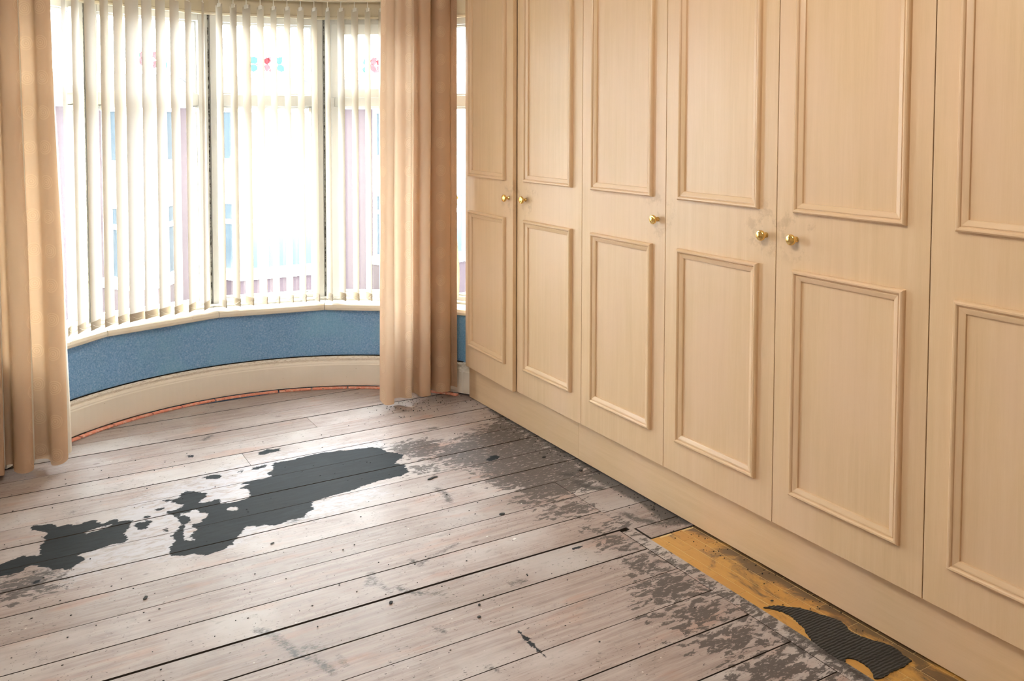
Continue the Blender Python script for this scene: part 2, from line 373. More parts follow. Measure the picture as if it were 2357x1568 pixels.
SLATE_HOLES = [[(0.606,3.203),(0.606,3.17),(0.634,3.159),(0.615,3.126),(0.592,3.091),(0.571,3.093),(0.569,3.115),(0.57,3.158),(0.55,3.181),(0.549,3.198),(0.57,3.185),(0.587,3.209)],[(0.545,3.109),(0.565,3.113),(0.564,3.066),(0.576,3.049),(0.552,3.023),(0.54,3.0),(0.554,2.973),(0.548,2.962),(0.528,2.974),(0.521,2.997),(0.533,3.044),(0.538,3.082)],[(0.69,3.153),(0.71,3.165),(0.734,3.151),(0.726,3.127),(0.713,3.124)],[(0.245,3.21),(0.286,3.227),(0.332,3.228),(0.331,3.219),(0.285,3.207),(0.249,3.201)]]
WORN = [[(1.605,3.33),(1.692,3.345),(1.786,3.391),(1.937,3.465),(2.039,3.5),(2.044,3.347),(2.044,3.206),(2.045,3.056),(2.039,2.906),(2.039,2.762),(1.991,2.709),(1.906,2.63),(1.843,2.618),(1.708,2.613),(1.613,2.623),(1.604,2.675),(1.654,2.741),(1.641,2.798),(1.599,2.86),(1.62,2.926),(1.617,3.01),(1.59,3.06),(1.54,3.097),(1.535,3.186),(1.486,3.172),(1.473,3.237),(1.535,3.277)],[(1.609,2.537),(1.679,2.585),(1.806,2.603),(1.828,2.486),(1.829,2.458),(1.746,2.457),(1.686,2.503)],[(1.683,2.369),(1.78,2.384),(1.815,2.363),(1.817,2.326),(1.71,2.324)],[(1.669,2.149),(1.741,2.173),(1.778,2.163),(1.775,2.094),(1.778,2.029),(1.723,2.022),(1.654,2.063),(1.658,2.123)],[(1.649,2.286),(1.707,2.305),(1.78,2.299),(1.784,2.181),(1.744,2.188),(1.682,2.241)],[(1.587,2.0),(1.64,2.019),(1.703,2.019),(1.783,1.995),(1.785,1.919),(1.783,1.829),(1.697,1.865),(1.593,1.886),(1.571,1.919),(1.586,1.958)],[(1.579,1.875),(1.654,1.863),(1.755,1.859),(1.78,1.817),(1.777,1.746),(1.715,1.75),(1.645,1.741),(1.572,1.748),(1.567,1.781),(1.604,1.815),(1.553,1.839),(1.521,1.833)],[(1.583,1.695),(1.628,1.709),(1.745,1.714),(1.617,1.586),(1.6,1.623),(1.614,1.665)],[(1.531,1.698),(1.601,1.714),(1.773,1.736),(1.763,1.594),(1.634,1.598),(1.593,1.607),(1.582,1.652)],[(1.549,1.572),(1.624,1.588),(1.755,1.582),(1.76,1.433),(1.692,1.424),(1.569,1.461),(1.55,1.514)],[(1.649,1.435),(1.77,1.442),(1.766,1.345),(1.695,1.289),(1.6,1.345)],[(1.872,2.4),(1.835,2.193),(1.84,1.892),(1.843,1.732),(1.833,1.545),(1.839,1.365),(1.837,1.187),(1.782,1.189),(1.771,1.4),(1.779,1.742),(1.784,2.131),(1.829,2.397)],[(-0.027,3.033),(-0.002,3.007),(0.083,2.99),(0.139,2.968),(0.162,2.91),(0.137,2.85),(0.078,2.844),(0.036,2.828),(-0.028,2.846)],[(1.397,3.452),(1.48,3.452),(1.616,3.44),(1.651,3.369),(1.572,3.209),(1.489,3.228),(1.428,3.294),(1.415,3.363)],[(1.411,3.172),(1.523,3.179),(1.533,3.129),(1.47,3.068),(1.382,3.106)]]
HAZE = [[(0.58,3.471),(0.774,3.546),(0.973,3.575),(1.183,3.594),(1.424,3.518),(1.441,3.426),(1.351,3.339),(0.893,3.287),(0.726,3.144),(0.553,3.093),(0.394,3.038),(0.114,2.98),(0.088,3.125),(0.307,3.238),(0.403,3.402)],[(0.4,3.083),(0.527,3.162),(0.769,2.988),(0.965,3.073),(1.246,3.08),(1.251,2.977),(0.997,2.907),(0.835,2.928),(0.653,2.838),(0.441,2.873),(0.312,2.949)],[(0.177,3.064),(0.369,3.077),(0.473,3.097),(0.499,2.949),(0.443,2.907),(0.255,2.9),(0.162,2.846),(0.124,2.922)]]
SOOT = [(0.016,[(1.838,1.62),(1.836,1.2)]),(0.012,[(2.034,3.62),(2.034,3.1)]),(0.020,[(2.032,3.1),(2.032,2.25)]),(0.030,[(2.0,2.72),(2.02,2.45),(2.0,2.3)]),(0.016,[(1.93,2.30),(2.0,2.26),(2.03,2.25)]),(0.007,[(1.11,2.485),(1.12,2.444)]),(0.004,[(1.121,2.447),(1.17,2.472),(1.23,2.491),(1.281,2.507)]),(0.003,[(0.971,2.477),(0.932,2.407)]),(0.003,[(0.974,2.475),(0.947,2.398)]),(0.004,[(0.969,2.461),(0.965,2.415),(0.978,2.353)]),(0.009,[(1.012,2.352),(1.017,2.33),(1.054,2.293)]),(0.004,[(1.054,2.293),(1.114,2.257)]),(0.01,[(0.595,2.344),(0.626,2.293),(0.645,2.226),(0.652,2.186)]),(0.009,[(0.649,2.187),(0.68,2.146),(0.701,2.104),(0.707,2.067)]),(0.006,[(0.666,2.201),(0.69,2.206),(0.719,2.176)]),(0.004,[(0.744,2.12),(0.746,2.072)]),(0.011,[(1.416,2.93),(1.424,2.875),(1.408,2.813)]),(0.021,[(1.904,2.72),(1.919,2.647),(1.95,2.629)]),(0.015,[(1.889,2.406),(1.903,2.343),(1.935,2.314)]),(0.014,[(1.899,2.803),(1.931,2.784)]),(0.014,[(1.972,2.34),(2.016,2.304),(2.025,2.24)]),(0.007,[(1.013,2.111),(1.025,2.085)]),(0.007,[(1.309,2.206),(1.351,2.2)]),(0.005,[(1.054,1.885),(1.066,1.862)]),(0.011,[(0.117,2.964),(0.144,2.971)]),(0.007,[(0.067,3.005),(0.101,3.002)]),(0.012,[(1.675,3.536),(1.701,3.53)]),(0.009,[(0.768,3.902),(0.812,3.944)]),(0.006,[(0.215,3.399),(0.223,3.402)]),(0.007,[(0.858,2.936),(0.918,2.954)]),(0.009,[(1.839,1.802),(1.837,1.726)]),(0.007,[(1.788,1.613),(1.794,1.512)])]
BITUMEN = [(1.857,1.728),(1.879,1.725),(1.9,1.715),(1.918,1.697),(1.946,1.676),(1.957,1.657),(1.965,1.637),(1.975,1.617),(1.986,1.594),(1.991,1.572),(1.983,1.55),(1.971,1.531),(1.974,1.512),(1.979,1.492),(1.989,1.47),(2.001,1.45),(2.007,1.426),(2.009,1.409),(2.002,1.389),(1.998,1.364),(1.97,1.358),(1.948,1.356),(1.926,1.358),(1.898,1.355),(1.868,1.355),(1.854,1.367),(1.867,1.377),(1.876,1.398),(1.883,1.413),(1.879,1.438),(1.864,1.451),(1.845,1.447),(1.838,1.459),(1.842,1.491),(1.843,1.523),(1.847,1.536),(1.853,1.558),(1.864,1.585),(1.877,1.599),(1.884,1.621),(1.888,1.641),(1.891,1.667),(1.887,1.692),(1.877,1.712)]
LINO_EDGE = [(1.846,2.206),(1.846,2.174),(1.847,2.113),(1.842,2.033),(1.842,1.977),(1.844,1.911),(1.835,1.874),(1.836,1.823),(1.836,1.774),(1.843,1.751),(1.84,1.724),(1.831,1.675),(1.828,1.632),(1.825,1.591),(1.83,1.563),(1.836,1.527),(1.831,1.482),(1.831,1.443),(1.837,1.41),(1.839,1.365)]

# ------------------------------------------------------------------ room shell
BC = Vector((1.013, 3.248, 0))                     # centre of the round bay
def pol(r_, deg, z=0.0):
    a = R(deg); return Vector((BC.x + r_ * math.sin(a), BC.y + r_ * math.cos(a), z))
X_L, X_R, Y_B, Y_F, Z_C = -1.9, 2.64, -1.6, 3.92, 2.5
PLINTH_X, DOOR_X = 2.036, 2.010

fl = MB()
fl.prism([(X_L, Y_B), (X_R, Y_B), (X_R, Y_F)] + [tuple(pol(1.40, a)[:2]) for a in range(60, -61, -5)] + [(X_L, Y_F)], -0.10, -0.026)
FLOOR = tag(fl.build('floor', DARK), 'dark subfloor under the worn pine floorboards', 'floor', kind='structure')

def seg_dist(P, poly, closed=True):
    d = np.full(len(P), 1e9)
    n = len(poly)
    for i in range(n if closed else n - 1):
        a = np.array(poly[i]); b = np.array(poly[(i + 1) % n]); ab = b - a
        t_ = np.clip(((P - a) @ ab) / max(ab @ ab, 1e-12), 0, 1)
        q = P - a - t_[:, None] * ab
        d = np.minimum(d, np.sqrt((q * q).sum(1)))
    return d
def inside(P, poly):
    r_ = np.zeros(len(P), bool); n = len(poly)
    for i in range(n):
        x0, y0 = poly[i]; x1, y1 = poly[(i + 1) % n]
        if y0 == y1: continue
        c_ = (y0 > P[:, 1]) != (y1 > P[:, 1])
        r_ ^= c_ & (P[:, 0] < (x1 - x0) * (P[:, 1] - y0) / (y1 - y0) + x0)
    return r_
def near(P, poly, m=0.3):
    a = np.array(poly); lo = a.min(0) - m; hi = a.max(0) + m
    return np.where((P[:, 0] > lo[0]) & (P[:, 0] < hi[0]) & (P[:, 1] > lo[1]) & (P[:, 1] < hi[1]))[0]
def field(P, polys, holes=()):
    f = np.full(len(P), -0.3)
    for poly in polys:
        k = near(P, poly)
        if len(k):
            d = seg_dist(P[k], poly); f[k] = np.maximum(f[k], np.where(inside(P[k], poly), d, -d))
    for poly in holes:
        k = near(P, poly)
        if len(k):
            d = seg_dist(P[k], poly); f[k] = np.minimum(f[k], np.where(inside(P[k], poly), -d, d))
    return f
def soot_field(P):
    f = np.full(len(P), -0.3)
    for rad, line in SOOT:
        k = near(P, line)
        if len(k): f[k] = np.maximum(f[k], rad - seg_dist(P[k], line, False))
    return f

def board(name, x0, x1, y0, y1, dz=0.0, dense=True, gap=0.0020):
    """one floorboard: fine grid on top, plain sides"""
    rng = random.Random(int(x0 * 1000) * 31 + int(y0 * 1000))
    if dense:
        xs = list(np.arange(max(x0, -0.2), x1, 0.0125))
        if x0 < -0.2: xs = [x0] + xs
        if x1 - xs[-1] > 0.004: xs.append(x1)
        else: xs[-1] = x1
        xs[0] = x0
        ny = max(2, int(round((y1 - y0) / 0.0125)))
    else:
        xs = [x0, (x0 + x1) / 2, x1]; ny = 1
    ph = rng.random() * 100
    V, F = [], []
    nx = len(xs)
    for x in xs:
        w0 = gap + 0.0010 * mnoise.noise((x * 2.3, ph, 0)); w1 = gap + 0.0010 * mnoise.noise((x * 2.3, ph + 9, 0))
        for j in range(ny + 1):
            y = (y0 + w0) + (y1 - w1 - y0 - w0) * j / ny
            V.append((x, y, dz))
    for i in range(nx - 1):
        for j in range(ny):
            a = i * (ny + 1) + j; F.append((a, a + ny + 1, a + ny + 2, a + 1))
    n0 = len(V)
    for i in range(nx): V.append((V[i * (ny + 1)][0], V[i * (ny + 1)][1], -0.0255))
    for i in range(nx): V.append((V[i * (ny + 1) + ny][0], V[i * (ny + 1) + ny][1], -0.0255))
    for i in range(nx - 1):
        F.append((i * (ny + 1), n0 + i, n0 + i + 1, (i + 1) * (ny + 1)))
        F.append(((i + 1) * (ny + 1) + ny, n0 + nx + i + 1, n0 + nx + i, i * (ny + 1) + ny))
    F.append(tuple([j for j in range(ny + 1)] + [n0 + nx, n0])[::-1])
    e0 = (nx - 1) * (ny + 1)
    F.append(tuple([e0 + j for j in range(ny + 1)] + [n0 + nx + nx - 1, n0 + nx - 1]))
    me = bpy.data.meshes.new(name); me.from_pydata(V, [], F)
    if dense:
        P = np.array([(v[0], v[1]) for v in V])
        for an, fld in (('slate', field(P, SLATE, SLATE_HOLES)), ('worn', field(P, WORN)), ('haze', field(P, HAZE)), ('soot', soot_field(P))):
            me.attributes.new(an, 'FLOAT', 'POINT').data.foreach_set('value', np.clip(fld, -0.3, 0.3).astype(np.float32))
    else:
        for an in ('slate', 'worn', 'haze', 'soot'):
            me.attributes.new(an, 'FLOAT', 'POINT').data.foreach_set('value', np.full(len(V), -0.3, np.float32))
    me.materials.append(BOARD); me.materials.append(BOARD_SIDE)
    nt_ = (nx - 1) * ny
    me.polygons.foreach_set('material_index', [0] * nt_ + [1] * (len(F) - nt_))
    o = bpy.data.objects.new(name, me); COL.objects.link(o); o.parent = FLOOR
    return o

JOINTS = [4.400, 4.252, 4.108, 3.963, 3.808, 3.661, 3.510, 3.358, 3.212, 3.062, 2.912, 2.762, 2.613, 2.466, 2.317, 2.168, 2.022, 1.874, 1.726]
while JOINTS[-1] > Y_B + 0.15: JOINTS.append(round(JOINTS[-1] - 0.149, 3))
for k in range(len(JOINTS) - 1):
    y1, y0 = JOINTS[k], JOINTS[k + 1]
    dz = random.uniform(-0.0012, 0.0006)
    if y0 > 3.9:                                   # inside the bay: trimmed to the curve
        hw = math.sqrt(max(1.24 ** 2 - (y0 - BC.y) ** 2, 0.01))
        board('floorboard', BC.x - hw, BC.x + hw, y0, y1, dz)
        continue
    g = 0.0036 if abs(y1 - 2.317) < 0.01 or abs(y0 - 2.317) < 0.01 else 0.0021
    if y0 > 2.7: xe = PLINTH_X + 0.03
    elif y0 > 2.31: xe = 1.8292
    else: xe = 1.7958
    cut = {3.510: 0.872, 3.963: None, 3.808: 1.242, 3.062: None}.get(y0)
    if y1 < 1.2:
        board('floorboard', X_L, xe, y0, y1, dz, dense=False); continue
    if cut:
        board('floorboard', X_L, cut - 0.0008, y0, y1, dz, True, g); board('floorboard', cut + 0.0008, xe, y0, y1, dz - 0.0003, True, g)
    else:
        board('floorboard', X_L, xe, y0, y1, dz, True, g)
for (x0, x1, y0, y1) in ((1.831, 2.066, 2.613, 2.762), (1.831, 2.066, 2.452, 2.613), (1.831, 2.066, 2.300, 2.452), (1.856, 2.066, 2.218, 2.300)):
    board('floorboard', x0, x1, y0, y1, -0.0006, True, 0.0016)
board('border_board', 1.797, 1.846, -1.5, 2.300, 0.0005, True, 0.0)

# yellow parquet blocks beside the plinth
bed = MB(); bed.box(1.846, 2.066, -1.5, 2.216, -0.0255, -0.0029)
bed.build('parquet_bed', GROUT, FLOOR)
BW, BL = 0.0485, 0.110
blk = MB(); blk.box(-BW / 2 + 0.0012, BW / 2 - 0.0012, -BL / 2 + 0.0009, BL / 2 - 0.0009, -0.004, 0)
blk_o = None
for row in range(5):
    for j in range(17):
        cx = 1.861 + row * BW; cy = 2.152 + BL - j * BL - (0.056 if row % 2 == 0 else 0.0)
        if cy - BL / 2 < 0.6: continue
        top = min(cy + BL / 2, 2.2145); ys = (top - cy + BL / 2) / BL
        if ys < 0.3: continue
        if blk_o is None: o = blk_o = blk.build('parquet_block', LINO, FLOOR, 0)
        else: o = blk_o.copy(); COL.objects.link(o)
        o.scale = (1, ys, 1)
        o.location = (cx, top - BL * ys / 2, -0.0022 + random.uniform(-0.0003, 0.0002))
bt = MB()
nb = len(BITUMEN)
jag = [(x + random.uniform(-.002, .002), y + random.uniform(-.002, .002)) for x, y in BITUMEN]
dens = []
for i in range(nb):
    a, b = jag[i], jag[(i + 1) % nb]
    for q in range(4):
        dens.append((a[0] + (b[0] - a[0]) * q / 4 + random.uniform(-.0022, .0022), a[1] + (b[1] - a[1]) * q / 4 + random.uniform(-.0022, .0022)))
bt.prism(dens, -0.0024, 0.0012)
bo = bt.build('adhesive_smear', BITUMEN_M, FLOOR); bo['label'] = 'black ribbed adhesive smear on the yellow blocks'

# walls and ceiling
def wall(name, x0, x1, y0, y1, z0, z1, mat=PLASTER):
    return tag(MB().box(x0, x1, y0, y1, z0, z1).build(name, mat), None, None, None, 'structure')
wall('wall_left', X_L - 0.15, X_L, Y_B, Y_F, 0, Z_C)
wall('wall_right', X_R, X_R + 0.15, Y_B, Y_F + 0.3, -0.1, Z_C)
wall('wall_rear', X_L - 0.15, X_R + 0.15, Y_B - 0.15, Y_B, -0.1, Z_C)
OPL, OPR = -0.03, 2.245
w = MB()
w.box(X_L - 0.15, OPL - 0.045, Y_F, Y_F + 0.25, -0.1, Z_C)
w.box(OPR, X_R + 0.15, Y_F, Y_F + 0.25, -0.1, Z_C)
w.box(OPL - 0.045, OPR, Y_F, Y_F + 0.25, 2.10, Z_C)
tag(w.build('wall_front', PLASTER), kind='structure')
tag(MB().box(X_L - 0.15, X_R + 0.15, Y_B - 0.15, Y_F + 0.25, Z_C, Z_C + 0.12).build('ceiling', CEIL), kind='structure')
# bay head (soffit) above the windows
tag(MB().prism([tuple(pol(1.52, a)[:2]) for a in range(-54, 63, 4)] + [(OPR, Y_F + 0.02), (OPL - 0.04, Y_F + 0.02)], 2.06, 2.20).build('ceiling_bay', CEIL), kind='structure')

# curved dado wall of the bay
def arc_wall(r0, r1, z0, z1, a0, a1, n):
    m = MB(); rings = []
    for i in range(n + 1):
        a = a0 + (a1 - a0) * i / n
        rings.append([pol(r0, a, z0), pol(r1, a, z0), pol(r1, a, z1), pol(r0, a, z1)])
    return m.sweep(rings)
tag(arc_wall(1.226, 1.46, -0.10, 0.402, -55.5, 62, 60).build('wall_bay', PAPER), kind='structure')
# skirting: moulded section swept round the bay
prof = [(1.2255, 0.009), (1.199, 0.009), (1.198, 0.020), (1.198, 0.118), (1.2005, 0.123), (1.2005, 0.128), (1.204, 0.134), (1.210, 0.138), (1.211, 0.143), (1.206, 0.146), (1.2055, 0.151), (1.209, 0.156), (1.216, 0.160), (1.2255, 0.161)]
def sweep_arc(prof, a0, a1, n):
    m = MB(); rings = []
    for i in range(n + 1):
        a = a0 + (a1 - a0) * i / n
        rings.append([pol(r_, a, z) for r_, z in prof])
    return m.sweep(rings)
SKB = tag(sweep_arc(prof, -55, 60.0, 74).build('baseboard_bay', SKIRT), kind='structure')
# plain block end of the skirting beside the wardrobe
p_end = pol(1.200, 57.0)
def endxf(u, v, z):
    t_ = Vector((math.cos(R(40)), -math.sin(R(40)), 0)); n_ = Vector((math.sin(R(40)), math.cos(R(40)), 0))
    q = p_end + t_ * u + n_ * v; return (q.x, q.y, z)
e = MB(); e.box(0.0, 0.040, -0.006, 0.03, 0.009, 0.128, endxf); e.box(0.001, 0.037, -0.002, 0.03, 0.130, 0.158, endxf)
e.build('skirting_block', SKIRT, SKB, 0.003)
tag(MB().box(X_L, -0.08, Y_F - 0.018, Y_F, 0.009, 0.160).build('baseboard_front', SKIRT, None, 0.004), kind='structure')
# dark crack of old paint line on top of the skirting
arc_wall(1.217, 1.2265, 0.1605, 0.1635, -55, 57, 60).build('top_crack', DARK, SKB)

# ------------------------------------------------------------------ bay windows
VERT = [-53.5, -28.4, -2.55, 22.1, 47.0, 62.0]
RW = 1.360
Z_SILL, Z_HEAD = 0.437, 1.925
def facet(i):
    A = pol(RW, VERT[i]); B = pol(RW, VERT[i + 1]); t_ = (B - A).normalized(); n_ = Vector((-t_.y, t_.x, 0))
    if n_.dot(A - BC) < 0: n_ = -n_
    return A, t_, n_, (B - A).length
def rose(parent, xf, u0, z0, s=1.0):
    """stained glass rose with two leaves either side, a thin flat motif on the pane"""
    def piece(name, pts, mat, lead):
        pts = [(u0 + s * a, z0 + s * b) for a, b in pts]
        n = len(pts)
        m = MB(); m.add([xf(u, -0.0005, z) for u, z in pts] + [xf(u, -0.002, z) for u, z in pts], [tuple(range(n)), tuple(range(2 * n - 1, n - 1, -1))] + [(i, (i + 1) % n, n + (i + 1) % n, n + i) for i in range(n)])
        o = m.build(name, mat, parent)
        l = MB(); l.tube([xf(u, -0.0026, z) for u, z in pts + pts[:1]], 0.0008, 5); l.build('leading', lead, o)
    def blob(cx, cz, rx, rz, a0=0, n=14, sq=0.0):
        return [(cx + rx * math.cos(R(a0) + 2 * math.pi * k / n) * (1 + sq * math.sin(3 * 2 * math.pi * k / n)), cz + rz * math.sin(R(a0) + 2 * math.pi * k / n)) for k in range(n)]
    piece('leaf', [(-.088, .012), (-.080, .034), (-.062, .040), (-.046, .030), (-.046, .012), (-.056, .0), (-.074, .002)], LEAF, LEAD_G)
    piece('leaf', [(-.074, -.002), (-.056, -.002), (-.046, -.018), (-.050, -.030), (-.066, -.040), (-.084, -.034), (-.092, -.018)], LEAF, LEAD_G)
    piece('leaf', [(.048, .012), (.046, .034), (.064, .037), (.078, .042), (.076, .014), (.070, .003), (.058, -.001)], LEAF, LEAD_G)
    piece('leaf', [(.056, -.003), (.070, .001), (.086, -.008), (.086, -.034), (.070, -.037), (.052, -.028), (.045, -.018)], LEAF, LEAD_G)
    piece('petal', [(-.044, .012), (-.046, .030), (-.034, .042), (-.012, .040), (-.018, .010), (-.030, .0)], ROSE, LEAD_R)
    piece('petal', [(-.053, .0), (-.044, .010), (-.020, -.004), (-.008, -.034), (-.028, -.038), (-.044, -.024)], ROSE, LEAD_R)
    piece('petal', [(-.006, -.036), (-.016, -.006), (.004, .002), (.014, -.008), (.016, -.020), (.004, -.034)], ROSE, LEAD_R)
    piece('petal', [(.006, -.036), (.018, -.020), (.018, -.006), (.034, -.002), (.052, .0), (.044, -.024), (.026, -.038)], ROSE, LEAD_R)
    piece('petal', [(-.012, .040), (.002, .034), (.022, .040), (.040, .038), (.046, .014), (.034, .0), (.020, .014)], ROSE, LEAD_R)
    piece('petal_heart', blob(-.002, .016, .013, .016, 0, 12, .12), ROSE_D, LEAD_R)
    piece('petal', [(.010, .004), (.018, .014), (.012, .030), (.004, .034), (.012, .016), (.006, .004)], ROSE, LEAD_R)

for i in range(5):
    A, t_, n_, L = facet(i)
    def xf(u, v, z, A=A, t_=t_, n_=n_):
        q = A + t_ * u + n_ * v; return (q.x, q.y, z)
    W = tag(empty('window_%d' % (i + 1), (A + t_ * L / 2)[:]), kind='structure')
    W.location = (0, 0, 0)
    case = i in (0, 3, 4)                           # opening casements with a proud sash
    J = 0.062
    def bar(name, u0, u1, v0, v1, z0, z1, mat=UPVC, parent=W, bev=0.003):
        return MB().box(u0, u1, v0, v1, z0, z1, xf).build(name, mat, parent, bev)
    bar('frame_jamb', 0.012, J, -0.028, 0.045, Z_SILL, Z_HEAD)
    bar('frame_jamb', L - J, L - 0.012, -0.028, 0.045, Z_SILL, Z_HEAD)
    bar('frame_head', J, L - J, -0.028, 0.045, 1.872, Z_HEAD)
    bar('frame_bottom', J, L - J, -0.028, 0.045, Z_SILL, 0.472)
    bar('transom', J, L - J, -0.024, 0.045, 1.452, 1.510)
    # glazing beads
    for (za, zb) in ((0.472, 1.452), (1.510, 1.872)):
        bar('glazing_bead', J, J + 0.010, -0.006, 0.02, za, zb, UPVC, W, 0.002)
        bar('glazing_bead', L - J - 0.010, L - J, -0.006, 0.02, za, zb, UPVC, W, 0.002)
        bar('glazing_bead', J + 0.010, L - J - 0.010, -0.006, 0.02, zb - 0.010, zb, UPVC, W, 0.002)
        bar('glazing_bead', J + 0.010, L - J - 0.010, -0.006, 0.02, za, za + 0.010, UPVC, W, 0.002)
        bar('gasket', J + 0.010, L - J - 0.010, 0.004, 0.012, zb - 0.0125, zb - 0.010, BEAD, W, 0)
        bar('gasket', J + 0.010, J + 0.0125, 0.004, 0.012, za + 0.01, zb - 0.0125, BEAD, W, 0)
        bar('gasket', L - J - 0.0125, L - J - 0.010, 0.004, 0.012, za + 0.01, zb - 0.0125, BEAD, W, 0)
        pn = bar('pane', J + 0.004, L - J - 0.004, 0.006, 0.010, za + 0.002, zb - 0.002, GLASS, W, 0)
        if za > 1.5 and i in (1, 2, 3):
            rose(pn, lambda u, v, z, xf=xf: xf(u, v + 0.006, z), L / 2 + (0.012 if i == 1 else 0.0), 1.668)
    if i == 3:                                      # proud opening sash in the top light
        bar('sash_stile', J - 0.012, J + 0.030, -0.044, -0.028, 1.500, 1.880)
        bar('sash_stile', L - J - 0.030, L - J + 0.012, -0.044, -0.028, 1.500, 1.880)
        bar('sash_rail', J + 0.030, L - J - 0.030, -0.044, -0.028, 1.826, 1.880)
        bar('sash_rail', J + 0.030, L - J - 0.030, -0.044, -0.028, 1.500, 1.546)
        bar('lower_stile', J - 0.012, J + 0.030, -0.044, -0.028, 0.452, 1.452)
        bar('lower_stile', L - J - 0.030, L - J + 0.012, -0.044, -0.028, 0.452, 1.452)
    if i == 0:
        bar('sash_stile', L - J - 0.034, L - J + 0.012, -0.046, -0.028, 1.500, 1.880)
        bar('sash_rail', J, L - J - 0.034, -0.046, -0.028, 1.500, 1.535)
        bar('lower_stile', L - J - 0.012, L - J + 0.012, -0.040, -0.028, 0.452, 1.452)
    # small brass-topped catches under the transom
    for uc in (J + 0.012, L - J - 0.024):
        bar('catch', uc, uc + 0.012, -0.034, -0.006, 1.424, 1.446, CHAIN, W, 0.002)

# corner posts with mouldy joints
for i in range(1, 5):
    a = VERT[i]; A = pol(RW, a)
    def pxf(u, v, z, A=A, a=a):
        t_ = Vector((math.cos(R(a)), -math.sin(R(a)), 0)); n_ = Vector((math.sin(R(a)), math.cos(R(a)), 0))
        q = A + t_ * u + n_ * v; return (q.x, q.y, z)
    P_ = tag(MB().box(-0.013, 0.013, -0.012, 0.05, Z_SILL, Z_HEAD, pxf).build('trim_%d' % i, UPVC, None, 0.002), kind='structure')
    MB().box(-0.0028, 0.0028, -0.018, -0.0125, Z_SILL + 0.004, Z_HEAD - 0.01, pxf).build('mouldy_seal', MOULD, P_)
# sill boards: one per facet, mitred
SILLR = tag(empty('trim_5'), kind='structure')
for i in range(5):
    a0, a1 = VERT[i], VERT[i + 1]
    if i == 0: a0 = -55.5
    m = MB()
    prof = [(1.213, 0.402), (1.206, 0.406), (1.203, 0.418), (1.206, 0.431), (1.213, 0.436), (1.34, 0.437), (1.40, 0.437), (1.40, 0.402)]
    m.sweep([[pol(r_, a0 + 0.06, z) for r_, z in prof], [pol(r_, a1 - 0.06, z) for r_, z in prof]])
    m.build('sill_board', SILL, SILLR)
    m = MB(); prof = [(1.318, 0.4365), (1.312, 0.446), (1.318, 0.452), (1.336, 0.453), (1.336, 0.4365)]
    m.sweep([[pol(r_, a0, z) for r_, z in prof], [pol(r_, a1, z) for r_, z in prof]])
    m.build('sill_bead', UPVC, SILLR)
# head boards above the windows
HEADR = tag(empty('trim_6'), kind='structure')
for i in range(5):
    a0, a1 = VERT[i], VERT[i + 1]
    m = MB(); prof = [(1.300, 1.905), (1.300, 1.915), (1.318, 1.921), (1.322, 2.065), (1.42, 2.065), (1.42, 1.921), (1.34, 1.905)]
    m.sweep([[pol(r_, a0, z) for r_, z in prof], [pol(r_, a1, z) for r_, z in prof]])
    m.build('head_board', HEADR and HEADC, HEADR)
# piers closing the bay ends
e = MB(); q = pol(1.36, VERT[0]); e.prism([(OPL - 0.20, Y_F + 0.01), (OPL - 0.04, Y_F + 0.01), (q.x + 0.005, q.y), (q.x - 0.06, q.y + 0.12), (OPL - 0.30, q.y + 0.12)], -0.1, 2.2)
tag(e.build('wall_bay_left', PLASTER), kind='structure')
e = MB(); q = pol(1.36, VERT[5]); e.prism([(q.x, q.y - 0.02), (OPR + 0.02, Y_F - 0.0), (X_R, Y_F + 0.0), (X_R, q.y + 0.3), (q.x + 0.06, q.y + 0.06)], -0.1, 2.2)
tag(e.build('wall_bay_right', PLASTER), kind='structure')
# outer wall under the windows is wall_bay; street side reveal is closed by the sill

# ------------------------------------------------------------------ wardrobe
D0 = 3.345; DW = 0.5; Z0, Z1 = 0.167, 2.36
MPROF = [(0.0, 0.0), (0.0, 0.0085), (0.0018, 0.0130), (0.005, 0.0155), (0.009, 0.0152), (0.0120, 0.0122), (0.0132, 0.0082), (0.0150, 0.0078), (0.0158, 0.0100), (0.0185, 0.0096), (0.0275, 0.0066), (0.0300, 0.0054), (0.0305, 0.0)]
def moulding(door, ya, yb, za, zb, x):
    """four mitred strips; (ya > yb) rectangle on the door face at x"""
    cy, cz = (ya + yb) / 2, (za + zb) / 2
    cor = [(ya, za), (yb, za), (yb, zb), (ya, zb)]
    for k in range(4):
        p, q = cor[k], cor[(k + 1) % 4]
        def ring(c):
            sy = -1 if c[0] > cy else 1; sz = 1 if c[1] < cz else -1
            return [(x - h, c[0] + sy * d, c[1] + sz * d) for d, h in MPROF]
        m = MB(); m.sweep([ring(p), ring(q)])
        m.build('moulding_strip', V_Y if k % 2 == 0 else V_Z, door, 0, False)
def knob(door, y, z, x):
    pr = [(0.001, 0.0), (0.0085, 0.0), (0.0085, 0.0025), (0.0055, 0.004), (0.0055, 0.012), (0.0095, 0.015), (0.0145, 0.0185), (0.0162, 0.0225), (0.0158, 0.0265), (0.0135, 0.0295), (0.0128, 0.0292), (0.0095, 0.0318), (0.0045, 0.0330), (0.0004, 0.0332)]
    m = MB(); m.lathe(pr, lambda a, b, h: (x - h, y + a, z + b), 28)
    return m.build('knob', BRASS, door, 0, True)
